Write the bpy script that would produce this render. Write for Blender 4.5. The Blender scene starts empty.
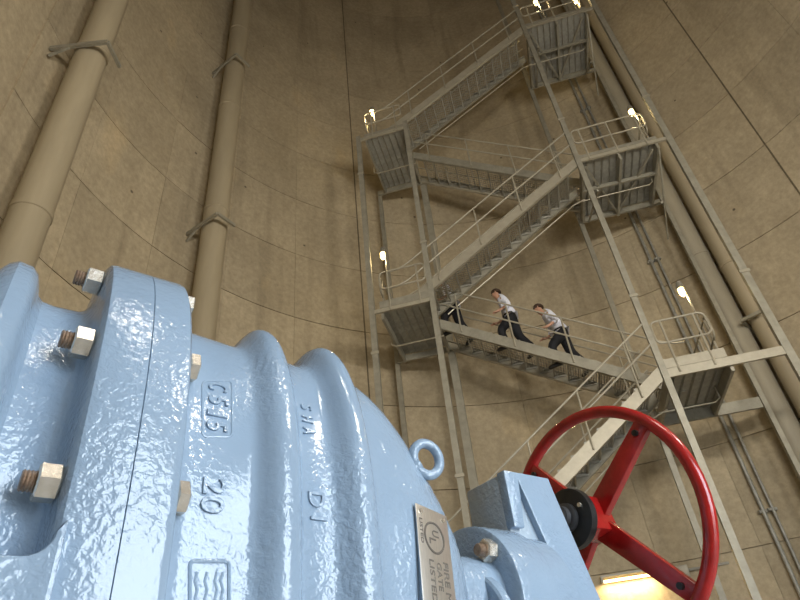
import bpy, bmesh, math, random
from math import sin, cos, pi, radians, atan2, sqrt, tan
from mathutils import Vector, Matrix
from mathutils.bvhtree import BVHTree
random.seed(7)
SC = bpy.context.scene
COL = SC.collection

# ------------------------------------------------------------------ camera
F = 600.0                                   # focal length in pixels (800x600 frame)
EYE = Vector((0, 0, 1.28))
_up = Vector((307 - 400, 300 + 505, -F)).normalized()      # zenith vanishing point of the verticals
_fw = Vector((0, 0, -1)); _h = (_fw - _up * _fw.dot(_up)).normalized(); _r = _h.cross(_up)
CM = Matrix((_r, _h, _up))                  # camera axes -> world
cam = bpy.data.cameras.new('camera'); camo = bpy.data.objects.new('camera', cam); COL.objects.link(camo)
cam.sensor_width = 36; cam.lens = F / 800 * 36; cam.clip_start = .02; cam.clip_end = 200
camo.matrix_world = Matrix.Translation(EYE) @ CM.to_4x4()
SC.camera = camo
def ray(px, py): return (CM @ Vector((px - 400, 300 - py, -F))).normalized()

# ------------------------------------------------------------------ sky, daylight through the door, exposure
RW = 7.66; CX, CY = 2.30, 5.51               # round concrete shaft
DOOR_AZ, DOOR_HW, DOOR_H = 166.0, 2.05, 4.4
W = bpy.data.worlds.new('sky'); SC.world = W; W.use_nodes = True
bg = W.node_tree.nodes['Background']; bg.inputs[0].default_value = (.80, .90, 1.0, 1); bg.inputs[1].default_value = 10.5
def wallp(az, r=RW, z=0): return Vector((CX + r * sin(radians(az)), CY + r * cos(radians(az)), z))
pl = bpy.data.lights.new('door_daylight', 'AREA'); pl.shape = 'RECTANGLE'; pl.size = 2 * DOOR_HW; pl.size_y = DOOR_H
pl.cycles.is_portal = True
plo = bpy.data.objects.new('door_daylight', pl); COL.objects.link(plo); plo.location = wallp(DOOR_AZ, RW - .25, DOOR_H / 2)
plo.rotation_euler = (Vector((CX, CY, 0)) - wallp(DOOR_AZ)).to_track_quat('-Z', 'Z').to_euler()
# floodlights on the wall behind the photographer (the soft shadows below the flights fall from up there)
FLOODS = []
for az_, z_ in ((147, 7.6), (183, 7.6)):
    fl = bpy.data.lights.new('flood_beam', 'AREA'); fl.shape = 'RECTANGLE'; fl.size = 2.2; fl.size_y = .9; fl.energy = 415; fl.color = (1, .94, .83)
    flo = bpy.data.objects.new('flood_beam', fl); COL.objects.link(flo); FLOODS.append((flo, az_, z_))
SC.view_settings.view_transform = 'Standard'; SC.view_settings.look = 'None'; SC.view_settings.gamma = 1
SC.view_settings.use_curve_mapping = False; SC.view_settings.exposure = 0.0
SC.cycles.use_denoising = True

# ------------------------------------------------------------------ materials
MATS = {}
def mat(name, color, rough=.6, metal=0., noise=0., nscale=3., bump=0., bscale=40., bdist=.01, spec=.5, rnd=0., emit=None, coat=0., color2=None, stretch=None):
    m = bpy.data.materials.new(name); m.use_nodes = True; nt = m.node_tree; N = nt.nodes; L = nt.links
    b = N['Principled BSDF']; b.inputs['Roughness'].default_value = rough; b.inputs['Metallic'].default_value = metal
    b.inputs['Specular IOR Level'].default_value = spec; b.inputs['Coat Weight'].default_value = coat
    b.inputs['Base Color'].default_value = (*color, 1)
    if emit: b.inputs['Emission Color'].default_value = (*emit[0], 1); b.inputs['Emission Strength'].default_value = emit[1]
    if noise or bump or rnd:
        tc = N.new('ShaderNodeTexCoord'); mp = N.new('ShaderNodeMapping'); L.new(tc.outputs['Object'], mp.inputs[0])
        if stretch: mp.inputs['Scale'].default_value = stretch
    if noise or rnd:
        src = None
        if noise:
            n = N.new('ShaderNodeTexNoise'); n.inputs['Scale'].default_value = nscale; n.inputs['Detail'].default_value = 6; n.inputs['Roughness'].default_value = .65
            L.new(mp.outputs[0], n.inputs['Vector'])
            r = N.new('ShaderNodeValToRGB'); c2 = color2 or tuple(c * (1 - noise) for c in color); c3 = tuple(min(1, c * (1 + noise)) for c in color) if not color2 else color
            r.color_ramp.elements[0].position = .32; r.color_ramp.elements[1].position = .68
            r.color_ramp.elements[0].color = (*c2, 1); r.color_ramp.elements[1].color = (*c3, 1)
            L.new(n.outputs['Fac'], r.inputs[0]); src = r.outputs[0]
        if rnd:
            oi = N.new('ShaderNodeObjectInfo'); mr = N.new('ShaderNodeMapRange'); L.new(oi.outputs['Random'], mr.inputs[0])
            mr.inputs[3].default_value = 1 - rnd; mr.inputs[4].default_value = 1 + rnd
            hs = N.new('ShaderNodeHueSaturation'); L.new(mr.outputs[0], hs.inputs['Value'])
            if src: L.new(src, hs.inputs['Color'])
            else: hs.inputs['Color'].default_value = (*color, 1)
            src = hs.outputs[0]
        L.new(src, b.inputs['Base Color'])
    if bump:
        n2 = N.new('ShaderNodeTexNoise'); n2.inputs['Scale'].default_value = bscale; n2.inputs['Detail'].default_value = 3
        L.new(mp.outputs[0], n2.inputs['Vector'])
        bp = N.new('ShaderNodeBump'); bp.inputs['Strength'].default_value = bump; bp.inputs['Distance'].default_value = bdist
        L.new(n2.outputs['Fac'], bp.inputs['Height']); L.new(bp.outputs[0], b.inputs['Normal'])
    MATS[name] = m; return m

def concrete(name, base, dark, light, rnd, wpos=True):
    m = bpy.data.materials.new(name); m.use_nodes = True; nt = m.node_tree; N = nt.nodes; L = nt.links
    b = N['Principled BSDF']; b.inputs['Roughness'].default_value = .85; b.inputs['Specular IOR Level'].default_value = .25
    g = N.new('ShaderNodeNewGeometry')
    def noise(scale, stretch, det=6, ro=.6):
        mp = N.new('ShaderNodeMapping'); mp.inputs['Scale'].default_value = stretch; L.new(g.outputs['Position'], mp.inputs[0])
        n = N.new('ShaderNodeTexNoise'); n.inputs['Scale'].default_value = scale; n.inputs['Detail'].default_value = det; n.inputs['Roughness'].default_value = ro
        L.new(mp.outputs[0], n.inputs['Vector']); return n.outputs['Fac']
    def ramp(src, p0, c0, p1, c1):
        r = N.new('ShaderNodeValToRGB'); e = r.color_ramp.elements; e[0].position = p0; e[1].position = p1
        e[0].color = (*c0, 1); e[1].color = (*c1, 1); L.new(src, r.inputs[0]); return r.outputs[0]
    def mix(a, c, fac=None, mode='MIX', f=1.):
        x = N.new('ShaderNodeMix'); x.data_type = 'RGBA'; x.blend_type = mode; x.inputs[0].default_value = f
        if fac: L.new(fac, x.inputs[0])
        L.new(a, x.inputs[6])
        if hasattr(c, 'type'): L.new(c, x.inputs[7])
        else: x.inputs[7].default_value = (*c, 1)
        return x.outputs[2]
    col = ramp(noise(.55, (1, 1, 1), 7, .62), .33, dark, .66, base)
    col = mix(col, light, ramp(noise(.35, (1, 1, .6), 8, .7), .55, (0, 0, 0), .8, (.75,) * 3))
    # rain streaks running down from the lift joints, scuffs and grout smears
    col = mix(col, tuple(c * .72 for c in dark), ramp(noise(1.5, (1, 1, .09), 5, .6), .56, (0, 0, 0), .74, (.7,) * 3))
    col = mix(col, (light[0] * 1.04, light[1] * .93, light[2] * .75), ramp(noise(.8, (1, 1, .5), 4, .5), .62, (0, 0, 0), .78, (.45,) * 3))
    col = mix(col, ramp(noise(9, (1, 1, 1), 5, .7), .2, (.74,) * 3, .8, (1.22,) * 3), None, 'MULTIPLY')
    # form-tie holes
    vo = N.new('ShaderNodeTexVoronoi'); vo.inputs['Scale'].default_value = 1.1; L.new(g.outputs['Position'], vo.inputs['Vector'])
    col = mix(col, tuple(c * .35 for c in dark), ramp(vo.outputs['Distance'], .03, (1, 1, 1), .045, (0, 0, 0)))
    oi = N.new('ShaderNodeObjectInfo'); mr = N.new('ShaderNodeMapRange'); L.new(oi.outputs['Random'], mr.inputs[0])
    mr.inputs[3].default_value = 1 - rnd; mr.inputs[4].default_value = 1 + rnd
    hs = N.new('ShaderNodeHueSaturation'); L.new(mr.outputs[0], hs.inputs['Value']); L.new(col, hs.inputs['Color'])
    L.new(hs.outputs[0], b.inputs['Base Color'])
    bp = N.new('ShaderNodeBump'); bp.inputs['Strength'].default_value = .35; bp.inputs['Distance'].default_value = .02
    L.new(noise(6, (1, 1, .7), 8, .7), bp.inputs['Height']); L.new(bp.outputs[0], b.inputs['Normal'])
    MATS[name] = m; return m

concrete('concrete', (.46, .385, .265), (.36, .30, .205), (.56, .475, .335), .07)
concrete('concrete_dark', (.16, .13, .085), (.12, .095, .06), (.2, .16, .1), .02)
concrete('floor_concrete', (.48, .45, .40), (.40, .37, .33), (.55, .52, .47), .02)
mat('pipe_tan', (.35, .295, .20), .7, noise=.14, nscale=1.6, bump=.15, bscale=9, stretch=(1, 1, .15))
mat('pipe_grey', (.35, .315, .24), .6, noise=.16, nscale=2.2, stretch=(1, 1, .15))
mat('galv', (.31, .292, .235), .5, .25, noise=.16, nscale=5, rnd=.05)
mat('galv_light', (.385, .352, .275), .42, .2, noise=.1, nscale=6, rnd=.04)
mat('galv_dark', (.33, .325, .29), .55, .3, noise=.2, nscale=7, rnd=.08)
mat('tread_steel', (.36, .345, .295), .55, .3, noise=.2, nscale=7, rnd=.1)
mat('conduit', (.5, .46, .37), .4, .4)
mat('black', (.012, .012, .012), .35, noise=.3, nscale=30, bump=.2, bscale=60)
mat('red', (.37, .013, .012), .22, noise=.25, nscale=25, bump=.12, bscale=50, bdist=.004, coat=.4)
mat('zinc', (.88, .82, .72), .26, .75, noise=.25, nscale=60, color2=(.66, .58, .47), bump=.15, bscale=120, bdist=.002)
mat('rusty', (.48, .36, .27), .45, .6, noise=.4, nscale=90, color2=(.20, .12, .07))
mat('collar', (.09, .09, .095), .35, .6)
mat('shaft_steel', (.75, .7, .64), .22, 1.)
mat('plate', (.74, .69, .62), .3, .8, noise=.12, nscale=40, stretch=(1, 12, 1))
mat('plate_ink', (.20, .175, .15), .5, .5)
mat('cable', (.04, .04, .035), .5)
mat('housing', (.3, .28, .23), .5, .4)
mat('bulb', (1, .9, .6), .3, emit=((1, .74, .26), 12))
mat('tube_light', (1, .9, .6), .3, emit=((1, .70, .30), 7))
mat('flood_lens', (1, .95, .85), .3, emit=((1, .94, .83), 6))
mat('skin', (.50, .28, .19), .5)
mat('hair', (.055, .03, .018), .6)
mat('shirt', (.78, .80, .92), .8, noise=.08, nscale=14)
mat('trousers', (.010, .011, .016), .8)
mat('shoe', (.012, .011, .010), .4)
mat('door_paint', (.45, .44, .4), .5)

def paint(name, color, dusty):
    m = bpy.data.materials.new(name); m.use_nodes = True; nt = m.node_tree; N = nt.nodes; L = nt.links
    b = N['Principled BSDF']; b.inputs['Roughness'].default_value = .13; b.inputs['Specular IOR Level'].default_value = .65
    tc = N.new('ShaderNodeTexCoord')
    def noise(s, d, dist=0):
        n = N.new('ShaderNodeTexNoise'); n.inputs['Scale'].default_value = s; n.inputs['Detail'].default_value = d; n.inputs['Distortion'].default_value = dist
        L.new(tc.outputs['Object'], n.inputs['Vector']); return n.outputs['Fac']
    r = N.new('ShaderNodeValToRGB'); e = r.color_ramp.elements; e[0].position = .35; e[1].position = .65
    e[0].color = (*(c * .93 for c in color), 1); e[1].color = (*color, 1); L.new(noise(7, 5), r.inputs[0])
    x = N.new('ShaderNodeMix'); x.data_type = 'RGBA'; x.inputs[7].default_value = (.30, .29, .25, 1)
    r2 = N.new('ShaderNodeValToRGB'); r2.color_ramp.elements[0].position = .62 - dusty; r2.color_ramp.elements[1].position = .82 - dusty
    r2.color_ramp.elements[1].color = (.5, .5, .5, 1); L.new(noise(5, 8), r2.inputs[0]); L.new(r2.outputs[0], x.inputs[0]); L.new(r.outputs[0], x.inputs[6])
    L.new(x.outputs[2], b.inputs['Base Color'])
    # thick runs and orange peel in the enamel, patchy
    a = N.new('ShaderNodeMath'); a.operation = 'MULTIPLY'; L.new(noise(115, 2.0, .3), a.inputs[0])
    pr = N.new('ShaderNodeMapRange'); pr.inputs[1].default_value = .35; pr.inputs[2].default_value = .6; pr.inputs[3].default_value = .15; L.new(noise(4.5, 2), pr.inputs[0]); L.new(pr.outputs[0], a.inputs[1])
    bp = N.new('ShaderNodeBump'); bp.inputs['Strength'].default_value = .75; bp.inputs['Distance'].default_value = .0038
    L.new(a.outputs[0], bp.inputs['Height']); L.new(bp.outputs[0], b.inputs['Normal']); L.new(bp.outputs[0], b.inputs['Coat Normal'])
    MATS[name] = m
paint('blue', (.295, .395, .515), 0)
paint('blue_dusty', (.38, .46, .54), .2)

# ------------------------------------------------------------------ mesh helpers
class MB:
    def __init__(s): s.v = []; s.f = []
    def add(s, vs, fs):
        o = len(s.v); s.v += [Vector(v) for v in vs]; s.f += [tuple(i + o for i in f) for f in fs]; return s
    def box(s, c, d, m=None):
        c = Vector(c); hx, hy, hz = d[0] / 2, d[1] / 2, d[2] / 2
        vs = [Vector((x, y, z)) for x in (-hx, hx) for y in (-hy, hy) for z in (-hz, hz)]
        if m: vs = [m @ v for v in vs]
        return s.add([v + c for v in vs], [(0, 1, 3, 2), (4, 6, 7, 5), (0, 4, 5, 1), (2, 3, 7, 6), (0, 2, 6, 4), (1, 5, 7, 3)])
    def bar(s, a, b, w, h, up=(0, 0, 1)):
        a = Vector(a); b = Vector(b); x = (b - a).normalized(); y = Vector(up).cross(x)
        if y.length < 1e-4: y = Vector((0, 1, 0)).cross(x)
        y.normalize(); z = x.cross(y); m = Matrix((x, y, z)).transposed()
        return s.box((a + b) / 2, ((b - a).length, w, h), m)
    def tube(s, pts, r, n=8, closed=False, cap=True):
        pts = [Vector(p) for p in pts]; K = len(pts); rr = r if isinstance(r, (list, tuple)) else [r] * K
        rings = []; prev = None
        for i, p in enumerate(pts):
            if closed: t = (pts[(i + 1) % K] - pts[i - 1]).normalized()
            else: t = (pts[min(i + 1, K - 1)] - pts[max(i - 1, 0)]).normalized()
            if prev is None:
                x = t.cross(Vector((0, 0, 1)))
                if x.length < 1e-3: x = t.cross(Vector((1, 0, 0)))
            else: x = prev - t * prev.dot(t)
            x.normalize(); prev = x; y = t.cross(x)
            rings.append([p + (x * cos(2 * pi * k / n) + y * sin(2 * pi * k / n)) * rr[i] for k in range(n)])
        fs = []
        for i in range(K if closed else K - 1):
            j = (i + 1) % K
            for k in range(n): fs.append((i * n + k, i * n + (k + 1) % n, j * n + (k + 1) % n, j * n + k))
        if not closed and cap: fs += [tuple(range(n - 1, -1, -1)), tuple((K - 1) * n + k for k in range(n))]
        return s.add([v for r_ in rings for v in r_], fs)
    def prism(s, poly, o, ex, ey, ez, t0, t1):
        o = Vector(o); ex = Vector(ex); ey = Vector(ey); ez = Vector(ez); n = len(poly)
        vs = [o + ex * p[0] + ey * p[1] + ez * t for t in (t0, t1) for p in poly]
        fs = [tuple(range(n - 1, -1, -1)), tuple(range(n, 2 * n))] + [(i, (i + 1) % n, n + (i + 1) % n, n + i) for i in range(n)]
        return s.add(vs, fs)
    def rings(s, rings, cap=True):
        n = len(rings[0]); K = len(rings); fs = []
        for i in range(K - 1):
            for k in range(n): fs.append((i * n + k, i * n + (k + 1) % n, (i + 1) * n + (k + 1) % n, (i + 1) * n + k))
        if cap: fs += [tuple(range(n - 1, -1, -1)), tuple((K - 1) * n + k for k in range(n))]
        return s.add([v for r_ in rings for v in r_], fs)
    def mesh(s, name, m, smooth=30, bevel=0, seg=2):
        me = bpy.data.meshes.new(name); bm = bmesh.new(); vs = [bm.verts.new(v) for v in s.v]
        for f in s.f:
            try: bm.faces.new([vs[i] for i in f])
            except ValueError: pass
        bmesh.ops.recalc_face_normals(bm, faces=bm.faces)
        if bevel:
            ed = [e for e in bm.edges if len(e.link_faces) == 2 and e.calc_face_angle(0) > radians(28)]
            bmesh.ops.bevel(bm, geom=ed, offset=bevel, segments=seg, profile=.5, affect='EDGES', clamp_overlap=True)
        bm.to_mesh(me); bm.free(); me.materials.append(MATS[m])
        if smooth:
            me.polygons.foreach_set('use_smooth', [True] * len(me.polygons)); me.set_sharp_from_angle(angle=radians(smooth))
        return me
    def build(s, name, m, parent=None, **k): return link(name, s.mesh(name, m, **k), parent)
def link(name, me, parent=None, loc=None, rot=None):
    o = bpy.data.objects.new(name, me); COL.objects.link(o); o.parent = parent
    if loc is not None: o.location = loc
    if rot is not None: o.rotation_euler = rot
    return o
def thing(name, label, cat, loc=(0, 0, 0), rz=0, group=None):
    o = link(name, None, None, loc, (0, 0, rz)); o.empty_display_size = .1; return tag(o, label, cat, group)
def tag(o, label, cat, group=None):
    o['label'] = label; o['category'] = cat
    if group: o['group'] = group
    return o
def struct(o): o['kind'] = 'structure'; return o

# ------------------------------------------------------------------ the round shaft
FLOOR_N = 52; HTOP = 28.4; LIFT = 1.99; NSEG = 26; SEG = 360 / NSEG; AZ0 = -25.2
m = MB(); m.add([wallp(360 * k / FLOOR_N, RW + .3) for k in range(FLOOR_N)] + [Vector((v.x, v.y, -.3)) for v in [wallp(360 * k / FLOOR_N, RW + .3) for k in range(FLOOR_N)]],
    [tuple(range(FLOOR_N)), tuple(range(2 * FLOOR_N - 1, FLOOR_N - 1, -1))] + [(k, (k + 1) % FLOOR_N, FLOOR_N + (k + 1) % FLOOR_N, FLOOR_N + k) for k in range(FLOOR_N)])
struct(m.build('floor', 'floor_concrete'))
m = MB(); R2 = [wallp(360 * k / FLOOR_N, RW + .3, HTOP) for k in range(FLOOR_N)]
m.add(R2 + [v + Vector((0, 0, .3)) for v in R2], [tuple(range(FLOOR_N)), tuple(range(2 * FLOOR_N - 1, FLOOR_N - 1, -1))] + [(k, (k + 1) % FLOOR_N, FLOOR_N + (k + 1) % FLOOR_N, FLOOR_N + k) for k in range(FLOOR_N)])
struct(m.build('ceiling', 'concrete'))
# backing shell with the big door opening
dang = math.degrees(math.asin(DOOR_HW / RW))
m = MB(); NS = 180; Ri, Ro = RW + .035, RW + .3
for k in range(NS):
    a0, a1 = DOOR_AZ + dang + (360 - 2 * dang) * k / NS, DOOR_AZ + dang + (360 - 2 * dang) * (k + 1) / NS
    m.add([wallp(a, r, z) for z in (0, HTOP) for a in (a0, a1) for r in (Ri, Ro)], [(0, 2, 6, 4), (1, 5, 7, 3)] + ([(0, 4, 5, 1)] if k == 0 else []) + ([(2, 3, 7, 6)] if k == NS - 1 else []))
for k in range(12):
    a0, a1 = DOOR_AZ - dang + 2 * dang * k / 12, DOOR_AZ - dang + 2 * dang * (k + 1) / 12
    m.add([wallp(a, r, z) for z in (DOOR_H, HTOP) for a in (a0, a1) for r in (Ri, Ro)], [(0, 2, 6, 4), (1, 5, 7, 3), (0, 1, 3, 2)])
wall = struct(m.build('wall_round', 'concrete', smooth=20))
# cast panels between the lift joints (those the photograph can see)
def panel_mesh(gapv, gaph):
    m = MB(); g = math.degrees(gapv / 2 / RW); n = 4; t = .03
    ins = [(g, gaph / 2)]
    pts = []
    for r_ in (RW + .05, RW):
        for j in (0, 1):
            z = gaph / 2 if j == 0 else LIFT - gaph / 2
            for i in range(n + 1):
                a = radians(g + (SEG - 2 * g) * i / n); pts.append((r_ * sin(a), r_ * cos(a), z))
    k = n + 1; fs = []
    for i in range(n):
        fs += [(2 * k + i, 2 * k + i + 1, 3 * k + i + 1, 3 * k + i), (i, i + 1, 2 * k + i + 1, 2 * k + i), (k + i, k + i + 1, 3 * k + i + 1, 3 * k + i)]
    fs += [(0, k, 3 * k, 2 * k), (n, k + n, 3 * k + n, 2 * k + n)]
    return m.add(pts, fs).mesh('wall_panel', 'concrete', smooth=20)
pm = panel_mesh(.006, .018); pm_l = None
for row in range(16):
    z0 = EYE.z + 6.354 + LIFT * (row - 4)
    if z0 < 0 or z0 + LIFT > HTOP: continue
    for s in range(-5, 8):
        o = link('wall_panel', pm, wall, (CX, CY, z0), (0, 0, -radians(AZ0 + SEG * s)))
        o.scale = (1 + random.uniform(-.0004, .0004),) * 2 + (1,)
# open joint strips at the two strong vertical seams
for az in (AZ0, AZ0 + 6 * SEG):
    m = MB(); g = .12
    m.add([wallp(az + d, RW - q, z) for z in (.1, HTOP - .1) for d, q in ((-g, -.01), (-g, .012), (g, .012), (g, -.01))], [(0, 1, 5, 4), (1, 2, 6, 5), (2, 3, 7, 6)])
    m.build('joint_strip', 'concrete_dark', wall)
# roll-up door frame
m = MB()
P0, P1 = wallp(DOOR_AZ - dang, RW), wallp(DOOR_AZ + dang, RW); dirx = (P1 - P0).normalized(); nn = Vector((-dirx.y, dirx.x, 0))
for p in (P0, P1): m.bar(p, p + Vector((0, 0, DOOR_H)), .16, .16, up=dirx)
m.bar(P0 + Vector((0, 0, DOOR_H)), P1 + Vector((0, 0, DOOR_H)), .16, .16)
struct(m.build('door_1', 'door_paint'))
# pale apron outside the door
m = MB(); pc = wallp(DOOR_AZ, RW + 9.4, -.05); m.box(pc, (24, 18, .1), Matrix.Rotation(-radians(DOOR_AZ), 3, 'Z'))
struct(m.build('floor_apron', 'floor_concrete'))

for (flo, az_, z_), nm_ in zip(FLOODS, ('left', 'right')):
    P_ = wallp(az_, RW - .75, z_); q_ = (Vector((CX, CY, 8.8)) - P_).to_track_quat('Y', 'Z')
    t = thing('floodlight', 'broad wall floodlight behind the camera, %s of the pair above the door' % nm_, 'lamp', P_, 0, 'floodlights above the big door')
    t.rotation_euler = q_.to_euler()
    MB().box((0, -.06, 0), (2.4, .12, 1.1)).build('housing', 'housing', t, bevel=.02)
    MB().box((0, .006, 0), (2.2, .012, .9)).build('lens', 'flood_lens', t)
    MB().bar((0, -.12, 0), (0, -.55, 0), .08, .08).build('bracket', 'housing', t)
    flo.parent = t; flo.location = (0, .03, 0); flo.rotation_euler = (radians(90), 0, 0)
# ------------------------------------------------------------------ riser pipes, brackets, conduits on the wall
def cam_az_point(az, D): return Vector((D * sin(radians(az)), D * cos(radians(az)), 0))
def wall_dist(az, R=RW):
    d = Vector((sin(radians(az)), cos(radians(az)))); c = Vector((CX, CY)); b = d.dot(c)
    return b + sqrt(b * b - c.dot(c) + R * R)
def riser(azc, rad, mname, label, joints, standoff):
    c = cam_az_point(azc, wall_dist(azc, RW - rad - standoff)); rad_dir = (Vector((CX, CY, 0)) - c).normalized()
    t = thing('riser_pipe', label, 'pipe', c, 0, 'large riser pipes along the shaft wall')
    zs = [0] + joints + [HTOP]
    for z0, z1 in zip(zs[:-1], zs[1:]):
        MB().tube([(0, 0, z0 + .004), (0, 0, z1 - .004)], rad, 40).build('pipe_section', mname, t)
    for z in joints:
        MB().tube([(0, 0, z - .05), (0, 0, z - .04), (0, 0, z + .04), (0, 0, z + .05)], [rad + .003, rad + .016, rad + .016, rad + .003], 40).build('joint_band', mname, t)
    return c, rad_dir, rad, standoff
PA = riser(-41.3, .255, 'pipe_tan', 'wide tan riser pipe at the far left edge, horizontal steel strut across it', [3.8, 7.5, 11.4, 15, 18.6, 22.3, 26], .28)
PB = riser(-22.4, .265, 'pipe_tan', 'wide tan riser pipe nearer the middle of the wall, slanting struts across it', [3.7, 7.4, 11.1, 14.8, 18.5, 22.2], .25)
PC_ = riser(32.35, .22, 'pipe_grey', 'greyish riser pipe directly behind the right side of the stair tower', [4.6, 9.8, 15, 20.4], .04)
PD = riser(34.5, .22, 'pipe_tan', 'tan riser pipe just right of the grey one, beside the rightmost tower post', [4, 9.2, 14.5, 19.8], .05)
def zpix(px, py, P):                       # height where the view ray through a pixel passes the plumb line at P
    d = ray(px, py); return EYE.z + d.z / sqrt(d.x ** 2 + d.y ** 2) * sqrt(P.x ** 2 + P.y ** 2)
def bracket(P, z, label, arm=.5):
    """L-shaped arm: out of the wall along the left of the pipe, then across its front"""
    c, rd, rad, so = P; tg = Vector((-rd.y, rd.x, 0))
    if tg.dot(Vector((c.y, -c.x, 0))) < 0: tg = -tg          # to the right as seen from inside
    t = thing('pipe_bracket', label, 'bracket', c + Vector((0, 0, z)), 0, 'steel brackets strapping the riser pipes')
    o = -tg * (rad + .05); back = -rd * (rad + so - .02); tip = rd * (rad + arm)
    MB().bar(o + back, o + tip, .05, .085).build('arm', 'galv', t)
    MB().bar(o + tip, tip + tg * (rad * .6), .05, .07).build('crosspiece', 'galv', t)
    MB().bar(o + back * .95 + Vector((0, 0, -.22)), o + back * .35 + Vector((0, 0, -.03)), .04, .04).build('diagonal', 'galv', t)
bracket(PA, zpix(72, 53, PA[0]), 'grey steel strut bracket across the leftmost riser pipe near the top', .2)
bracket(PB, zpix(229, 70, PB[0]), 'grey steel strut bracket across the middle riser pipe, the upper of two', .16)
bracket(PB, zpix(204, 230, PB[0]), 'grey steel strut bracket across the middle riser pipe, the lower of two', .2)
bracket(PD, zpix(757, 322, PD[0]), 'small dark steel bracket beside the right tower post at the lowest landing', .15)
def wall_conduit(az, r, label, z0, z1, off=.05):
    D = wall_dist(az); P = cam_az_point(az, D - off - r); t = thing('wall_conduit', label, 'conduit', P, 0, 'thin vertical conduits on the shaft wall')
    MB().tube([(0, 0, z0), (0, 0, z1)], r, 10).build('conduit_pipe', 'galv_dark', t)
    z = z0 + 1.0
    while z < z1: MB().box((0, .03, z), (.16, .1, .05)).build('clip', 'galv_dark', t); z += 3.1
wall_conduit(28.05, .038, 'thin grey conduit on the wall, left one of the close pair behind the right bay', .1, 27.5)
wall_conduit(28.75, .03, 'thin grey conduit on the wall, right one of the close pair behind the right bay', .1, 27.5)

# ------------------------------------------------------------------ stair tower
TA = radians(-11.0); T0 = Vector((.671, 10.11, 0)); TD = Vector((cos(TA), sin(TA), 0)); TN = Vector((-sin(TA), cos(TA), 0))
RUN, H, DEP = 3.80, 2.869, 2.02; ULO, URR = -1.32, RUN + 2.004; LANE = .965; R1Z = EYE.z + 4.61
LV = {k: R1Z + H * i for i, k in enumerate(('L0', 'R1', 'L1', 'R2', 'L2', 'R3'), -1)}; LV['R1'] += .2
def tp(u, w, z=0): return T0 + TD * u + TN * w + Vector((0, 0, z))
def post(u, w, z1, label, wd=.13, joints=2.3):
    t = thing('tower_post', label, 'post', tp(u, w, 0), TA, 'upright steel posts of the stair tower')
    m = MB(); m.box((0, 0, z1 / 2), (wd, .012, z1)); m.box((-wd / 2 + .006, .0 + wd * .35, z1 / 2), (.012, wd * .7, z1)); m.box((wd / 2 - .006, wd * .35, z1 / 2), (.012, wd * .7, z1))
    m.build('channel', 'galv', t)
    MB().box((0, 0, .01), (.3, .3, .02)).build('base_plate', 'galv_dark', t)
    z = joints or 0
    while joints and z < z1 - .3:
        MB().box((0, -.012, z), (wd + .05, .02, .06)).build('splice_plate', 'galv_light', t); z += 5.4
    return t
post(0, 0, LV['L2'] + .2, 'front steel post at the left end of the stair flights', .115, 4.9)
post(ULO, 0, LV['L2'] + .1, 'outermost left front steel post beside the left landings', .12)
post(RUN, 0, 23.5, 'front steel post at the right end of the flights, passing behind the wheel', .11)
post(URR, 0, 23.5, 'rightmost steel post of the tower, standing clear against bare wall', .13)
post(0, DEP, LV['L2'], 'rear steel post at the left end of the flights, close behind the front one', .17, 0)
post(ULO, DEP, LV['L2'], 'outermost left rear steel post under the left landings', .11, 0)
post(RUN, DEP, 23, 'rear steel post seen between the people and the right landings', .11, 0)
post(URR, DEP - .1, 23, 'rear right steel post standing before the grey riser pipe', .09, 0)

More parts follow.
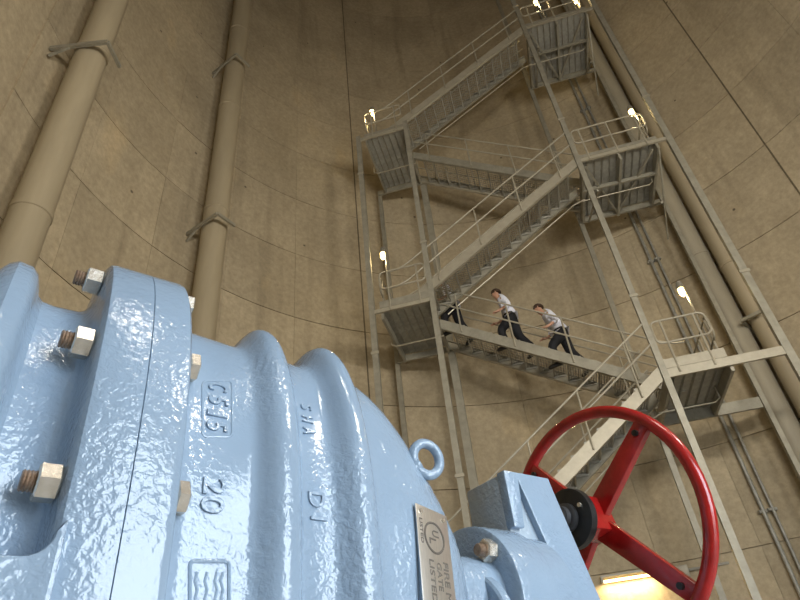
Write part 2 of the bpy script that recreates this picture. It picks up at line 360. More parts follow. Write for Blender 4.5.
# one grating tread, shared by all flights
def tread_mesh(w, d):
    m = MB()
    for k in range(6): m.box((-d / 2 + .012 + k * (d - .024) / 5, 0, -.016), (.008, w, .032))
    n = 13
    for k in range(n): m.box((0, -w / 2 + .02 + k * (w - .04) / (n - 1), -.006), (d, .012, .012))
    for s_ in (-1, 1): m.box((0, s_ * (w / 2 - .006), -.03), (d, .012, .08))
    m.box((d / 2 - .012, 0, -.02), (.03, w, .045))
    return m.mesh('tread', 'tread_steel', smooth=0)
NST = 16
TREAD = tread_mesh(LANE - .05, .285)
def rail_path(pts, r, name, parent, mname='galv_light'): return MB().tube(pts, r, 8).build(name, mname, parent)
FRONT_U = (-.53, RUN - .04); REAR_U = (RUN + .5, -.05)          # where the flights start and end along the tower
def flight(zlow, up_right, lane, label, H=H):
    """a straight flight between the left and right landings; lane 'front' or 'rear'"""
    w0 = .05 if lane == 'front' else DEP - .04 - LANE
    u0, u1 = FRONT_U if up_right else REAR_U
    sg = 1 if up_right else -1; run = abs(u1 - u0); GO = run / NST; RISE = H / NST
    t = thing('stair_flight', label, 'staircase', tp(u0, w0 + LANE / 2, zlow), TA, 'flights of the stair tower')
    sl = H / run; ang = atan2(H, run)
    def L(u, w, z): return Vector((sg * u, w, z))
    for side in (-1, 1):
        y = side * LANE / 2
        m = MB(); dz = -.03; hh = .11 / cos(ang)
        ub = .02 + max(0, (hh - dz) / sl - .3)
        m.prism([(.02, .02 * sl + dz - hh * .3), (.3, .3 * sl + dz - hh), (run - .02, (run - .02) * sl + dz - hh), (run - .02, (run - .02) * sl + dz + hh), (.02, .02 * sl + dz + hh)], (0, y, 0), (sg, 0, 0), (0, 0, 1), (0, side, 0), 0, .012)
        for e in (-1, 1):
            q = dz + e * (hh - .008); ua = .3 if e < 0 else .02
            m.bar(L(ua, y - side * .03, ua * sl + q), L(run - .02, y - side * .03, (run - .02) * sl + q), .06, .014)
        m.build('stringer', 'galv' if side * sg > 0 else 'galv_light', t, smooth=0)
        y2 = y + side * .03
        for hgt, nm in ((1.0, 'handrail'), (.55, 'midrail')):
            rail_path([L(-.3, y2, hgt - .05), L(-.12, y2, hgt - .03), L(.1, y2, hgt + .1 * sl), L(run * .5, y2, H / 2 + hgt), L(run + .02, y2, H + hgt)], .02, nm, t)
        for k in range(4):
            u = .75 + k * (run - 1.2) / 3
            MB().tube([L(u, y2, u * sl - .1), L(u, y2, u * sl + 1.0)], .019, 8).build('rail_post', 'galv_light', t)
    for k in range(NST - 1):
        link('tread', TREAD, t, L((k + .55) * GO, 0, (k + 1) * RISE - .03), (0, 0, 0 if up_right else pi))
    if lane == 'front':                      # conduit clipped below the inner stringer
        y = LANE / 2 + .04
        rail_path([L(.7, y, .7 * sl - .27), L(run - .2, y, (run - .2) * sl - .27), L(run + .1, y, H - .30)], .015, 'conduit', t, 'conduit')
    return t
flight(0, False, 'rear', 'hidden bottom flight rising from the floor behind the valve', H=LV['L0'])
flight(LV['L0'], True, 'front', 'lowest steel flight in view, seen through the red handwheel', H=LV['R1'] - LV['L0'])
flight(LV['R1'], False, 'rear', 'steel stair flight on which two people in white shirts are climbing', H=LV['L1'] - LV['R1'])
flight(LV['L1'], True, 'front', 'steel stair flight rising rightward just above the two climbing people')
flight(LV['R2'], False, 'rear', 'rear steel stair flight partly hidden, high above the two people')
flight(LV['L2'], True, 'front', 'topmost steel stair flight, rising right to the lit top landing')

def landing(side, z, u_deck, label, rail_u=None, heavy=False, bd=.09, toe=('galv', .09)):
    """deck from u_deck[0] to u_deck[1], full tower depth"""
    ua, ub = u_deck; base = ULO if side == 'L' else RUN; wbase = tp(base, 0, z)
    t = thing('stair_landing', label, 'landing', wbase, TA, 'landings of the stair tower')
    def L(u, w, dz): return Vector((u - base, w, dz))
    np_ = max(4, round((ub - ua) / .17)); pw = (ub - ua) / np_
    pmesh = MB()
    pmesh.box((0, 0, -.008), (pw - .012, DEP - .1, .016))
    for e in (-1, 1): pmesh.box((e * (pw / 2 - .012), 0, -.03), (.006, DEP - .1, .02))
    pmesh = pmesh.mesh('deck_plank', 'galv_dark', smooth=0)
    for k in range(np_): link('deck_plank', pmesh, t, L(ua + (k + .5) * pw, DEP / 2, 0))
    e0, e1 = (ULO, 0) if side == 'L' else (RUN, URR)
    def chan(u0, w0, u1, w1, name='beam', d=.2, mname='galv', dz=-.1):
        MB().bar(L(u0, w0, dz), L(u1, w1, dz), .05, d).build(name, mname, t, smooth=0)
    chan(e0, .03, e1, .03, mname='galv_light', d=bd, dz=-bd / 2)
    chan(e0, DEP - .03, e1, DEP - .03, d=bd + .06, dz=-.13)
    for u in (ua + .03, ub - .03): chan(u, .06, u, DEP - .06, dz=-.15)
    if heavy:
        um = (ua + ub) / 2
        chan(um, .06, um, DEP - .06, 'joist', .26, dz=-.16)
        chan(ua, DEP * .42, ub, DEP * .42, 'joist', .09, dz=-.22)
        MB().bar(L(ua + .1, .1, -.2), L(um, DEP - .1, -.2), .04, .05).build('brace', 'galv', t)
        MB().bar(L(ub - .15, .1, -.2), L(um, DEP - .1, -.2), .04, .05).build('brace', 'galv', t)
        MB().bar(L(ub - .1, DEP - .05, -.25), L(ub - .1, DEP - .9, -.9), .04, .05).build('brace', 'galv', t)
        MB().bar(L(ua + .15, DEP - .05, -.25), L(ua + .15, .1, -1.0), .03, .04).build('brace', 'galv', t)
        MB().bar(L(ub - .02, .05, -.2), L(ub - .02, DEP, -1.3), .03, .04).build('brace', 'galv', t)
    ru0, ru1 = rail_u or (ua, ub)
    MB().bar(L(ru0, .0, toe[1] / 2), L(ru1, .0, toe[1] / 2), .01, toe[1]).build('toe_plate', toe[0], t)
    MB().bar(L(ru0, DEP, .07), L(ru1, DEP, .07), .01, .14).build('toe_plate', 'galv', t)
    # guard rails: a closed pipe loop in front, plain rails on the open end and the rear
    a_, b_ = ru0 + .05, ru1 - .05
    def loop(p, q, w):
        ux = (q - p).normalized(); r_ = .1; up = Vector((0, 0, 1)); out = []
        for (c, s0) in ((q + up * .96, 0), (q + up * .5, 1), (p + up * .5, 2), (p + up * .96, 3)):
            sx = -1 if s0 in (0, 1) else 1; sz = -1 if s0 in (0, 3) else 1
            cc = c + ux * sx * r_ + up * sz * r_
            for k in range(5):
                an = pi / 2 - (pi / 2) * (s0 + k / 4)
                out.append(cc + ux * cos(an) * r_ + up * sin(an) * r_)
        MB().tube(out, .02, 8, closed=True).build('rail_loop', 'galv_light', t)
        n = max(2, int((q - p).length / .8) + 1)
        for k in range(n):
            pp = p + ux * (.18 + ((q - p).length - .36) * k / (n - 1)); MB().tube([pp - up * .1, pp + up * .96], .022, 8).build('rail_post', 'galv_light', t)
    loop(L(a_, .0, 0), L(b_, .0, 0), 0)
    loop(L(a_, DEP, 0), L(b_, DEP, 0), 0)
    ue = ua + .03 if side == 'L' else ub - .03
    loop(L(ue, .12, 0), L(ue, DEP - .12, 0), 0)
    # electrical conduit slung below the deck
    y = LANE + .1; us = (0, ULO + .12) if side == 'L' else (RUN - .1, ub - .1)
    rail_path([L(us[0], y, -.33), L(us[1] - .1 * (1 if us[1] > us[0] else -1), y, -.33), L(us[1], y, -.26), L(us[1], y, -.02)], .015, 'conduit', t, 'conduit')
    return t
landing('L', LV['L0'], (ULO + .1, -.02), 'lowest left landing, hidden behind the blue valve')
landing('R', LV['R1'], (RUN + .02, RUN + 1.1), 'lowest right landing with a bare beam running out to the last post', rail_u=(RUN + .02, RUN + 1.06), bd=.16, toe=('galv_light', .18))
landing('L', LV['L1'], (ULO + .18, -.02), 'left landing at the head of the flight the two people climb', toe=('galv', .18))
landing('R', LV['R2'], (RUN + .02, URR - .25), 'middle right landing with a lamp on its railing and braces below', heavy=True)
landing('L', LV['L2'], (ULO + .18, -.02), 'uppermost left landing with a lamp, at the top of the left posts')
landing('R', LV['R3'], (RUN + .02, URR - .25), 'top right landing with two lamps at the upper frame edge', heavy=True)

def lamp(px, py, w, zdeck, label, az_d=None):
    d = ray(px, py)                          # the lamp hangs in the vertical plane w behind the tower front
    k = (tp(0, w) - EYE).dot(TN) / d.dot(TN); P = EYE + d * k
    t = thing('jelly_jar_lamp', label, 'lamp', (P.x, P.y, zdeck), TA, 'glowing jar lamps on the stair landings')
    z = P.z - zdeck
    MB().tube([(.06, 0, 0), (.06, 0, z + .2), (.05, 0, z + .25), (0, 0, z + .26)], .02, 8).build('stem', 'housing', t)
    MB().tube([(0, 0, z + .08), (0, 0, z + .12), (0, 0, z + .24)], [.075, .075, .04], 14).build('cap', 'housing', t)
    MB().tube([(0, 0, z + .08), (0, 0, z - .03), (0, 0, z - .08), (0, 0, z - .10)], [.06, .06, .045, .01], 14).build('glass_jar', 'bulb', t, smooth=60)
    g = MB()
    for k2 in range(6):
        an = k2 * pi / 3; g.tube([(.07 * cos(an), .07 * sin(an), z + .08), (.07 * cos(an), .07 * sin(an), z - .06), (0, 0, z - .12)], .004, 5)
    g.build('guard', 'housing', t)
    l = bpy.data.lights.new('lamp_glow', 'POINT'); l.energy = 14; l.color = (1, .78, .42); l.shadow_soft_size = .06
    lo = link('lamp_glow', l, t, (0, -.02, z - .18))
lamp(372, 113, .12, LV['L2'], 'glowing lamp at the railing of the uppermost left landing')
lamp(383, 256, .12, LV['L1'], 'glowing lamp at the railing of the left landing level with the people')
lamp(632, 113, .12, LV['R2'], 'glowing lamp at the railing of the middle right landing')
lamp(682, 292, .65, LV['R1'], 'glowing lamp on a stem above the lowest right landing')
lamp(575, 1, .12, LV['R3'], 'glowing lamp at the top edge, right one of the two top lamps')
lamp(536, 3, .12, LV['R3'], 'glowing lamp at the top edge, left one of the two top lamps')

# ------------------------------------------------------------------ strip light and small device low on the wall
D = wall_dist(16.3); P = cam_az_point(16.3, D); rd = (Vector((CX, CY, 0)) - P).normalized(); tg = Vector((rd.y, -rd.x, 0))
zl = zpix(624, 580, P)
t = thing('strip_light', 'glowing tube light on the concrete wall low behind the red wheel', 'lamp', P + rd * .05 + Vector((0, 0, zl)), atan2(tg.y, tg.x))
MB().box((0, .05, .09), (1.0, .10, .04)).build('fixture', 'housing', t)
MB().tube([(-.46, .07, 0), (.46, .07, 0)], .025, 10).build('tube', 'tube_light', t)
for e in (-.48, .48): MB().box((e, .06, .03), (.04, .10, .11)).build('end_cap', 'housing', t)
l = bpy.data.lights.new('tube_glow', 'AREA'); l.shape = 'RECTANGLE'; l.size = .9; l.size_y = .06; l.energy = 34; l.color = (1, .72, .36)
lo = link('tube_glow', l, t, (0, .13, -.02), (radians(0), 0, 0))
D = wall_dist(20.4); P = cam_az_point(20.4, D); rd = (Vector((CX, CY, 0)) - P).normalized(); tg = Vector((rd.y, -rd.x, 0)); zl = zpix(686, 572, P)
t = thing('wall_fitting', 'small grey junction box with pipe stub on the wall inside the wheel', 'fitting', P + Vector((0, 0, zl)), atan2(tg.y, tg.x))
MB().box((0, .07, 0), (.34, .14, .22)).build('box', 'housing', t, bevel=.01)
MB().tube([(-.17, .06, .02), (-.9, .06, .02)], .025, 8).build('conduit', 'galv_dark', t)
MB().tube([(.05, .07, -.11), (.05, .12, -.25), (.17, .14, -.27)], .05, 10).build('elbow', 'galv_dark', t)

# ------------------------------------------------------------------ blue gate valve (s along the bonnet, n away from the camera, z from eye level)
PHI = radians(39); VA = Vector((cos(PHI), sin(PHI), 0)); VN = Vector((-sin(PHI), cos(PHI), 0)); AXN, AXZ = .8, .172
valve = thing('gate_valve', 'large pale blue gate valve with bolted flange and red handwheel in the foreground', 'valve', VN * AXN, PHI)
def V(s, n, z): return Vector((s, n - AXN, z + EYE.z))
def on_s(px, py, s):
    d = ray(px, py); k = s / d.dot(VA); P = d * k; return P.dot(VN), P.z
def oval(s, hz, hn, ex=2.4, cn=AXN, cz=AXZ, N=96):
    sg = lambda v: math.copysign(abs(v) ** (2 / ex), v)
    return [V(s, cn - hn * sg(cos(2 * pi * k / N)), cz + hz * sg(sin(2 * pi * k / N))) for k in range(N)]
def lathe(prof, name, mname, parent, smooth=35, **k):
    m = MB(); m.rings([oval(*p, **k) for p in prof]); return m.build(name, mname, parent, smooth=smooth)
AS = .45
# body casting left of the seam
lathe([(-.62, .12, .06), (-.60, .25, .13), (-.55, .33, .16), (-.45, .345, .155), (-.3, .35, .152), (-.065, .352, .15), (-.049, .358, .154), (-.039, .37, .163), (-.031, .381, .172), (-.021, .386, .178), (-.006, .384, .175), (.002, .376, .168), (.007, .362, .155), (.010, .350, .142),
       (.016, .344, .136), (.03, .342, .134), (.060, .343, .134), (.066, .346, .137), (.0705, .354, .145), (.0735, .366, .156), (.0755, .40, .175), (.0775, .413, .1835), (.081, .4195, .188), (.086, .421, .1895), (.1318, .421, .1895), (.1322, .4203, .1888), (.1322, .30, .1)], 'body', 'blue', valve)
# bonnet casting right of the seam
bon = lathe([(.1328, .30, .1), (.1328, .4203, .1888), (.1332, .421, .1895), (.172, .421, .1895), (.178, .4195, .188), (.1815, .414, .184), (.183, .405, .178), (.1838, .375, .165), (.186, .362, .158), (.191, .354, .1545), (.20, .351, .153),
       (.268, .3455, .151), (.276, .3465, .152), (.282, .351, .155), (.288, .361, .161), (.295, .3725, .167), (.301, .3805, .171), (.308, .3845, .173), (.316, .3845, .173), (.323, .3805, .171), (.3295, .371, .166), (.3345, .357, .159), (.339, .347, .1525), (.345, .3425, .149),
       (.378, .3395, .148), (.385, .3405, .149), (.391, .346, .153), (.397, .357, .159), (.403, .369, .165), (.409, .3775, .170), (.416, .382, .172), (.424, .382, .172), (.431, .378, .170), (.438, .368, .165), (.443, .355, .158), (.448, .343, .1505), (.454, .3365, .147),
       (.475, .331, .146), (.494, .320, .145), (.516, .301, .143), (.538, .276, .139), (.559, .247, .134), (.580, .215, .127), (.601, .180, .118), (.622, .142, .105), (.634, .118, .094), (.643, .098, .083), (.65, .08, .074), (.652, .06, .06)], 'bonnet', 'blue', valve)
# paint-filled seam between the flanges is the thin gap at s = .1325
# web filling the pocket below the nuts, with a rounded inner corner
pts = [(-.06, -.25), (.085, -.25), (.085, .19)] + [(.077 - .022 * (1 - cos(a)), .19 - .022 - .0 + .022 - .022 * sin(a) - .012) for a in [pi / 2 * k / 6 for k in range(7)]] + [(-.06, .156)]
MB().prism(pts, V(0, 0, 0), (1, 0, 0), (0, 0, 1), (0, 1, 0), AXN - .2, AXN - .08).build('web', 'blue', valve, bevel=.005)
# riser pipe stubs of the valve body, hidden left of the frame
for z0, z1, nm in ((-1.28, -.21, 'pipe_stub'), (.53, 6.2, 'pipe_stub')):
    MB().tube([V(-.42, AXN, z0), V(-.42, AXN, z1)], .16, 32).build(nm, 'blue', valve)
MB().tube([V(-.42, AXN, 6.2), V(-.42, AXN, 6.25)], .24, 32).build('blind_flange', 'blue', valve)
MB().tube([V(-.42, AXN, -1.28), V(-.42, AXN, -1.23)], .26, 32).build('base_flange', 'blue', valve)

# bolts through the flanges
def hexring(R, t0, t1, ch=.0025):
    m = MB(); rr = []
    for t, R_ in ((t0, R - ch), (t0 + ch * .7, R), (t1 - ch * .7, R), (t1, R - ch)):
        rr.append([Vector((t, R_ * cos(pi / 3 * k + .3), R_ * sin(pi / 3 * k + .3))) for k in range(6)])
    return m.rings(rr)
def thread(r, t0, t1):
    m = MB(); n = max(4, int(abs(t1 - t0) / .0016)); rr = []
    for k in range(n + 1):
        R_ = r if k % 2 else r * .87; rr.append([Vector((t0 + (t1 - t0) * k / n, R_ * cos(2 * pi * j / 14), R_ * sin(2 * pi * j / 14))) for j in range(14)])
    return m.rings(rr)
nutm = hexring(.0185, -.0205, 0).mesh('nut', 'zinc', smooth=20); headm = hexring(.0185, 0, .0135).mesh('bolt_head', 'zinc', smooth=20)
studm = thread(.0105, -.033, .0).mesh('stud', 'rusty', smooth=0)
sgp = lambda v, ex=2.4: math.copysign(abs(v) ** (2 / ex), v)
for z in (.535, .40, .231, .07, -.08, -.2):
    q = min(.999, abs((z - AXZ) / .392)); off = .161 * (1 - q ** 2.4) ** (1 / 2.4)
    for sd in (-1, 1):
        st = link('stud', studm, valve, V(.0745, AXN + sd * off, z), (random.uniform(0, 1), 0, 0))
        link('nut', nutm, st); link('bolt_head', headm, st, (.109, 0, 0))
# cast lettering on the bonnet
bm = bmesh.new(); bm.from_mesh(bon.data); bvh = BVHTree.FromBMesh(bm); bm.free()
VM = Matrix.Translation(VN * AXN) @ Matrix.Rotation(PHI, 4, 'Z'); VI = VM.inverted()
def surf(px, py):
    o = VI @ EYE; d = VI.to_3x3() @ ray(px, py); h = bvh.ray_cast(o, d); return h[0], h[1]
def frame_at(px, py):
    p, nrm = surf(px, py); up = Vector((1, 0, 0)); up = (up - nrm * up.dot(nrm)).normalized(); rd_ = up.cross(nrm)
    return p, rd_, up, nrm
def text_mesh(txt, w, h, depth, mname, space=1.0):
    c = bpy.data.curves.new('txt', 'FONT'); c.body = txt; c.size = 1; c.extrude = .05; c.align_x = 'CENTER'; c.align_y = 'CENTER'; c.space_character = space; c.resolution_u = 3; c.offset = .0; c.bevel_depth = .012; c.bevel_resolution = 0
    o = bpy.data.objects.new('txt', c); COL.objects.link(o); dg = bpy.context.evaluated_depsgraph_get()
    me = bpy.data.meshes.new_from_object(o.evaluated_get(dg)); bpy.data.objects.remove(o); bpy.data.curves.remove(c)
    xs = [v.co.x for v in me.vertices]; ys = [v.co.y for v in me.vertices]; cx, cy = (min(xs) + max(xs)) / 2, (min(ys) + max(ys)) / 2
    fx, fy = w / (max(xs) - min(xs)), h / (max(ys) - min(ys))
    for v in me.vertices: v.co = Vector(((v.co.x - cx) * fx, (v.co.y - cy) * fy, depth * (1 if v.co.z > 0 else -.3)))
    me.materials.clear(); me.materials.append(MATS[mname]); return me
def glyph(txt, px, py, w, h, depth=.003, parent=None, name='cast_letter', mname='blue'):
    p, rd_, up, nrm = frame_at(px, py); o = link(name, text_mesh(txt, w, h, depth, mname), parent or bon)
    o.matrix_local = Matrix.Translation(p) @ Matrix((rd_, up, nrm)).transposed().to_4x4(); return o
for ch, px, py, w_, h_ in (('C', 218, 388, .013, .026), ('5', 218, 401.5, .0125, .026), ('1', 217, 414.5, .008, .026), ('5', 216.5, 427, .013, .026), ('2', 214, 487, .019, .026), ('0', 212, 505, .019, .027),
                           ('S', 306, 408, .010, .017), ('H', 307, 420, .010, .017), ('A', 309, 432, .011, .019), ('D', 316, 500, .019, .022), ('I', 318, 519, .004, .022)):
    glyph(ch, px, py, w_, h_)
def cast_frame(pxs, r, name):
    """rounded rectangular raised border following the surface through pixel corners"""
    x0, y0, x1, y1 = pxs; rr = 4.5; out = []
    for cx_, cy_, a0 in ((x1 - rr, y0 + rr, -90), (x1 - rr, y1 - rr, 0), (x0 + rr, y1 - rr, 90), (x0 + rr, y0 + rr, 180)):
        for k in range(5): an = radians(a0 + 22.5 * k); out.append((cx_ + rr * cos(an), cy_ + rr * sin(an)))
    full = []
    for i, p in enumerate(out):
        q = out[(i + 1) % len(out)]; n = max(1, int(sqrt((q[0] - p[0]) ** 2 + (q[1] - p[1]) ** 2) / 5))
        full += [(p[0] + (q[0] - p[0]) * k / n, p[1] + (q[1] - p[1]) * k / n) for k in range(n)]
    P = []
    for p in full:
        h = surf(*p)
        if h[0] is not None: P.append(h[0] - h[1] * r * .25)
    MB().tube(P, r, 8, closed=True).build(name, 'blue', bon)
cast_frame((202.5, 381, 232, 437), .0017, 'cast_border')
cast_frame((190, 561, 229, 640), .0026, 'cast_border')
for px in (196, 206, 216, 222):
    P = [surf(px + (-1 if k % 2 else 1) * 1.2, 572 + 9 * k) for k in range(7)]; MB().tube([h[0] - h[1] * .001 for h in P], .0021, 8).build('cast_mark', 'blue', bon)

# nameplate lying on the dome shoulder
p, rd_, up, nrm = frame_at(437, 574)
pa = [surf(px, py)[0] for px, py in ((415, 515), (441, 521), (447, 596), (424, 598))]
rd_ = ((pa[3] - pa[0]) + (pa[2] - pa[1])).normalized(); up = (pa[1] - pa[0]) + (pa[2] - pa[3]); up = (up - rd_ * up.dot(rd_)).normalized(); nrm = rd_.cross(up)
cen = sum(pa, Vector()) / 4 + nrm * .006 + rd_ * .018; PLW = .160; PLH = .070
PM = Matrix.Translation(cen) @ Matrix((rd_, up, nrm)).transposed().to_4x4()
np_o = MB().box((0, 0, 0), (PLW, PLH, .0016)).build('nameplate', 'plate', valve, bevel=.0006); np_o.matrix_local = PM; np_o['label'] = 'stainless nameplate stamped with a circled mark and text'
MB().box((0, 0, -.006), (PLW * .96, PLH * .92, .011)).build('plate_pad', 'blue', np_o)
for e in (-1, 1):
    MB().tube([(-PLW / 2 + .009, e * (PLH / 2 - .010), .0), (-PLW / 2 + .009, e * (PLH / 2 - .010), .003)], [.0042, .003], 10).build('rivet', 'zinc', np_o)
def pt(txt, x, y, w, h): link('lettering', text_mesh(txt, w, h, .0004, 'plate_ink'), np_o, (x, y, .0009))
MB().tube([(-.040 + .0205 * cos(2 * pi * k / 32), .0 + .0205 * sin(2 * pi * k / 32), .0009) for k in range(32)], .0016, 6, closed=True).build('emblem_ring', 'plate_ink', np_o)
link('emblem', text_mesh('U', .009, .014, .0005, 'plate_ink'), np_o, (-.046, .003, .0009)); link('emblem', text_mesh('L', .008, .014, .0005, 'plate_ink'), np_o, (-.0345, -.004, .0009))
pt('FIRE MAIN', .030, .0195, .082, .011); pt('GATE', .010, .0045, .036, .010); pt('LISTED', .018, -.011, .054, .010); pt('LISTED', -.044, -.0265, .034, .006)

# lifting eye on the dome
ep, en = surf(417, 466); ey = ep + Vector((.020, 0, .014))
MB().tube([ey + Vector((.8, -.15, 0)).normalized() * .0225 * cos(2 * pi * k / 28) + Vector((0, 0, .0255)) * sin(2 * pi * k / 28) for k in range(28)], .0078, 12, closed=True).build('lifting_eye', 'blue', valve, smooth=60)
MB().tube([ep - en * .01, ey - (ey - ep).normalized() * .016], [.012, .009], 12).build('eye_shank', 'blue', valve)

# gear operator
GN, GZ = .845, .18
def disc(prof, name, mname='blue', cn=GN, cz=GZ, parent=valve, N=64): return lathe(prof_exp(prof), name, mname, parent, cn=cn, cz=cz, N=N)
def prof_exp(pr): return [(s, r, r, 2.0) for s, r in pr]
disc([(.66, .07), (.76, .07)], 'stem_housing', cn=.82)
disc([(.715, .093), (.718, .097), (.733, .097), (.736, .093)], 'yoke_flange', cn=.81, cz=.125)
gc = disc([(.757, .06), (.757, .122), (.760, .127), (.765, .128), (.838, .128), (.842, .127), (.844, .119), (.90, .119), (.903, .116), (.905, .05)], 'gear_case')
for an in (138, 78, 18, 198, 258, 318):
    st = link('stud', studm, valve, V(.757, GN - .104 * cos(radians(180 - an)), GZ + .104 * sin(radians(an))), (.4, 0, 0)); link('nut', nutm, st)
# input housing block with gusset
n0, n1 = .778, .895
poly = [(.837, .10), (.837, .4045), (.960, .4045), (.965, .383), (1.034, .15), (1.034, .10)]
MB().prism(poly, V(0, 0, 0), (1, 0, 0), (0, 0, 1), (0, 1, 0), n0 + .014, n1).build('input_housing', 'blue_dusty', valve, bevel=.007)
MB().prism([(.836, .30), (.836, .407), (.961, .407), (.966, .385), (1.035, .15), (1.0, .12), (.925, .235), (.872, .388), (.862, .30)], V(0, 0, 0), (1, 0, 0), (0, 0, 1), (0, 1, 0), n0, n0 + .022).build('housing_cheek', 'blue', valve, bevel=.003)
WN, WZ, WS = .845, .358, 1.186
disc([(.95, .017), (1.13, .017)], 'input_shaft', 'shaft_steel', WN, WZ, N=24)
disc([(1.044, .020), (1.046, .023), (1.058, .023), (1.06, .02)], 'shaft_collar', 'collar', WN, WZ, N=32)
disc([(1.062, .027), (1.064, .030), (1.073, .030), (1.075, .027)], 'shaft_collar', 'collar', WN, WZ, N=32)
disc([(1.074, .058), (1.076, .062), (1.092, .063), (1.095, .061)], 'locking_ring', 'black', WN, WZ, N=40)
for an in (20, 140, 260): MB().tube([V(1.068, WN - .044 * cos(radians(an)), WZ + .044 * sin(radians(an))), V(1.077, WN - .044 * cos(radians(an)), WZ + .044 * sin(radians(an)))], .005, 6).build('set_screw', 'zinc', valve)
# red handwheel
hub = MB(); R45 = Matrix.Rotation(radians(-12), 3, 'X'); hub.box(V(1.138, WN, WZ), (.086, .078, .078), R45)
hw = hub.build('handwheel', 'red', valve, bevel=.004); hw['label'] = 'red handwheel with four flat spokes'
WR = .2495
MB().tube([V(WS, WN - WR * cos(2 * pi * k / 72), WZ + WR * sin(2 * pi * k / 72)) for k in range(72)], .0145, 16, closed=True).build('rim', 'red', hw, smooth=60)
for k in range(4):
    an = radians(42 + 90 * k); e = Vector((0, -cos(an), sin(an)))
    c0 = V(1.160, WN, WZ) + e * .03; c1 = V(WS, WN, WZ) + e * (WR - .004); side = e.cross(Vector((1, 0, 0)))
    vs = []
    for c, wd, th in ((c0, .027, .010), (c1, .021, .009)):
        vs += [c + side * wd / 1 * sx * .9 + Vector((1, 0, 0)) * th * sy for sx, sy in ((-1, -1), (1, -1), (1, 1), (-1, 1))]
    MB().add(vs, [(0, 1, 2, 3), (4, 7, 6, 5), (0, 4, 5, 1), (1, 5, 6, 2), (2, 6, 7, 3), (3, 7, 4, 0)]).build('spoke', 'red', hw, bevel=.002)
    MB().tube([c1 - e * .028 - Vector((.02, 0, 0)), c1 - e * .028 + Vector((.012, 0, 0))], .007, 8).build('spoke_bolt', 'black', hw)

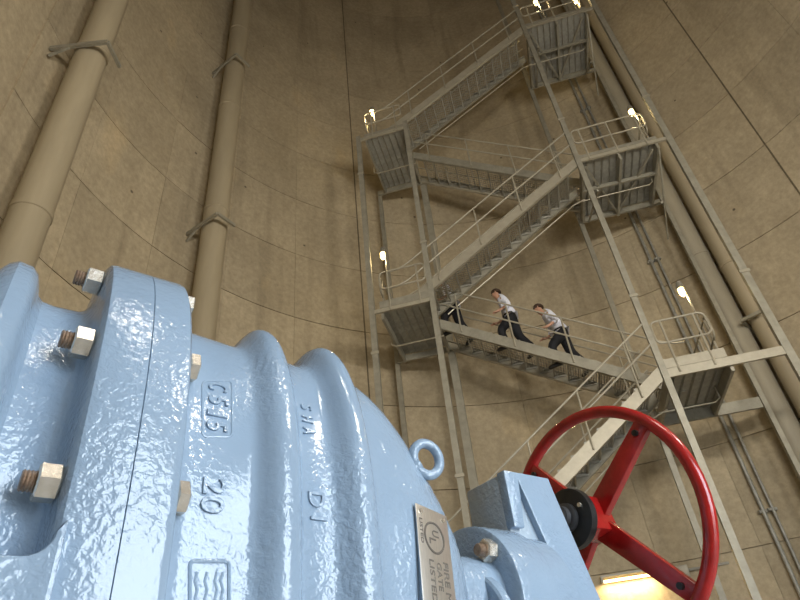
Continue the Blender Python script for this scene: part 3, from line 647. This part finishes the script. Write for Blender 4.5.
# ------------------------------------------------------------------ people climbing the second flight
def skin_mesh(name, verts, edges, radii, mname, levels=2):
    me = bpy.data.meshes.new(name); me.from_pydata(verts, edges, []); o = bpy.data.objects.new(name, me); COL.objects.link(o)
    md = o.modifiers.new('skin', 'SKIN'); md.use_smooth_shade = True
    for i, r in enumerate(radii): me.skin_vertices[0].data[i].radius = r if isinstance(r, tuple) else (r, r)
    me.skin_vertices[0].data[0].use_root = True
    s = o.modifiers.new('sub', 'SUBSURF'); s.levels = levels
    dg = bpy.context.evaluated_depsgraph_get(); out = bpy.data.meshes.new_from_object(o.evaluated_get(dg)); out.name = name
    bpy.data.objects.remove(o); bpy.data.meshes.remove(me); out.materials.clear(); out.materials.append(MATS[mname]); return out
def person(u, zfoot, w, label, stride=1., lean=0., arm=0., head=0.):
    """walks up-left along the tower; local x is forward"""
    t = thing('person', label, 'person', tp(u, w, zfoot), TA + pi, 'people on the stairs')
    st = stride; t.scale = (1.05,) * 3
    J = dict(pel=(0, 0, .98), abd=(.03, 0, 1.12), che=(.09 + lean, 0, 1.32), nck=(.13 + lean * 1.3, 0, 1.51), hd0=(.155 + lean * 1.5, 0, 1.58), hd1=(.165 + lean * 1.6 + head, 0, 1.68), hd2=(.16 + lean * 1.6 + head, 0, 1.755), nose=(.238 + lean * 1.6 + head, 0, 1.655),
             hl=(0, .095, .93), kl=(.30 * st, .10, .66), al=(.20 * st, .10, .27), tl=(.36 * st, .10, .225), hr=(0, -.095, .93), kr=(-.06, -.10, .53), ar=(-.33 * st, -.10, .16), tr=(-.19 * st, -.10, .045),
             sl=(.08 + lean, .17, 1.44), el=(-.03 + lean, .25, 1.17), wl=(.20 + arm, .27, 1.06), ml=(.28 + arm, .26, 1.04),
             sr=(.08 + lean, -.17, 1.44), er=(.10 + lean, -.26, 1.16), wr=(.30, -.27, 1.10), mr=(.38, -.27, 1.09))
    R = dict(pel=(.14, .12), abd=(.125, .10), che=(.15, .11), nck=.055, hd0=.062, hd1=(.075, .088), hd2=(.062, .07), nose=.02, hl=.085, kl=.058, al=.042, tl=.034, hr=.085, kr=.058, ar=.042, tr=.034, sl=.06, el=.044, wl=.028, ml=(.035, .018), sr=.06, er=.044, wr=.028, mr=(.035, .018))
    E = [('pel', 'abd'), ('abd', 'che'), ('che', 'nck'), ('nck', 'hd0'), ('hd0', 'hd1'), ('hd1', 'hd2'), ('hd1', 'nose'), ('pel', 'hl'), ('hl', 'kl'), ('kl', 'al'), ('al', 'tl'), ('pel', 'hr'), ('hr', 'kr'), ('kr', 'ar'), ('ar', 'tr'), ('che', 'sl'), ('sl', 'el'), ('el', 'wl'), ('wl', 'ml'), ('che', 'sr'), ('sr', 'er'), ('er', 'wr'), ('wr', 'mr')]
    for sd, mj in ((1, 'ml'), (-1, 'mr')):
        b = Vector(J[mj])
        for k, (dx, dy, dz) in enumerate(((.085, .030, -.02), (.095, .010, -.03), (.09, -.010, -.03), (.075, -.028, -.025), (.035, -.05 * sd, .02))):
            nm = mj + 'f%d' % k; J[nm] = tuple(b + Vector((dx, dy, dz))); R[nm] = .009; mid = nm + 'm'; J[mid] = tuple(b + Vector((dx * .6, dy, dz * .2))); R[mid] = .0095; E += [(mj, mid), (mid, nm)]
    ks = list(J); ix = {k: i for i, k in enumerate(ks)}
    body = link('body', skin_mesh('body', [J[k] for k in ks], [(ix[a], ix[b]) for a, b in E], [R[k] for k in ks], 'skin'), t)
    def cloth(name, keys, edges, grow, mname, over={}):
        k2 = [k for k in keys]; i2 = {k: i for i, k in enumerate(k2)}
        rr = [over.get(k, (tuple(x + grow for x in R[k]) if isinstance(R.get(k), tuple) else (R.get(k, .05) + grow))) for k in k2]
        return link(name, skin_mesh(name, [J[k] for k in k2], [(i2[a], i2[b]) for a, b in edges], rr, mname), t)
    def lerp(a, b, f): return tuple(J[a][i] * (1 - f) + J[b][i] * f for i in range(3))
    J['wlc'] = lerp('el', 'wl', .55); J['wrc'] = lerp('er', 'wr', .55); R['wlc'] = .036; R['wrc'] = .036; J['col'] = lerp('che', 'nck', .85); R['col'] = .06; J['wst'] = (.005, 0, .99); R['wst'] = (.145, .125); J['wt2'] = (.012, 0, 1.05); R['wt2'] = (.105, .085)
    cloth('shirt', ['abd', 'wst', 'che', 'col', 'sl', 'el', 'wlc', 'sr', 'er', 'wrc'], [('wst', 'abd'), ('abd', 'che'), ('che', 'col'), ('che', 'sl'), ('sl', 'el'), ('el', 'wlc'), ('che', 'sr'), ('sr', 'er'), ('er', 'wrc')], .022, 'shirt')
    cloth('trousers', ['pel', 'wt2', 'hl', 'kl', 'al', 'hr', 'kr', 'ar'], [('wt2', 'pel'), ('pel', 'hl'), ('hl', 'kl'), ('kl', 'al'), ('pel', 'hr'), ('hr', 'kr'), ('kr', 'ar')], .042, 'trousers', {'al': .06, 'ar': .06})
    for a, b, n_ in (('al', 'tl', 'shoe'), ('ar', 'tr', 'shoe')):
        p = Vector(J[a]); q = Vector(J[b]); dd = (q - p).normalized(); MB().tube([p - dd * .05 + Vector((0, 0, -.03)), p, q, q + dd * .07, q + dd * .1], [.035, .052, .047, .036, .012], 10).build(n_, 'shoe', t, smooth=70)
    c = Vector(J['hd1']) + Vector((-.012, 0, .035)); m = MB(); rr = []
    for i in range(7):
        el = radians(-15 + 105 * i / 6); rr.append([c + Vector((.110 * cos(el) * cos(a) - .012 * (1 - sin(el)), .092 * cos(el) * sin(a), .093 * sin(el))) for a in [2 * pi * k / 16 for k in range(16)]])
    m.rings(rr).build('hair', 'hair', t, smooth=70)
    for e in (-1, 1):
        MB().tube([Vector(J['hd1']) + Vector((0, e * .078, -.035)), Vector(J['hd1']) + Vector((-.008, e * .092, .0)), Vector(J['hd1']) + Vector((-.004, e * .078, .03))], [.008, .014, .008], 6).build('ear', 'skin', t, smooth=60)
        MB().tube([Vector(J['hd1']) + Vector((.078, e * .032, .005)), Vector(J['hd1']) + Vector((.090, e * .032, .005))], [.012, .006], 8).build('eye', 'hair', t, smooth=60)
    MB().tube([Vector(J['hd1']) + Vector((.083, -.024, -.062)), Vector(J['hd1']) + Vector((.089, 0, -.062)), Vector(J['hd1']) + Vector((.083, .024, -.062))], .006, 6).build('mouth', 'skin', t, smooth=60)
    MB().tube([(.02 + .15 * cos(a), .145 * sin(a), 1.035) for a in [2 * pi * k / 20 for k in range(20)]], .02, 6, closed=True).build('belt', 'shoe', t)
    return t
RISE2 = (LV['L1'] - LV['R1']) / NST
def step_z(u): return LV['R1'] + RISE2 * math.floor((REAR_U[0] - u) / (REAR_U[0] - REAR_U[1]) * NST)
for u, lab, st, ln, arm, hd in ((1.53, 'person in white shirt and dark trousers, upright, the higher of two climbers', 1.0, .03, .0, .01), (2.50, 'person in white shirt and dark trousers, bent forward, the lower of two climbers', 1.05, .10, .05, .03), (.30, 'person almost hidden behind the left post, only a dark leg showing', .9, .02, 0, 0)):
    z = step_z(u + .26) + RISE2 - .02
    person(u, z - .03, DEP - .04 - LANE * .58, lab, st, ln, arm, hd)
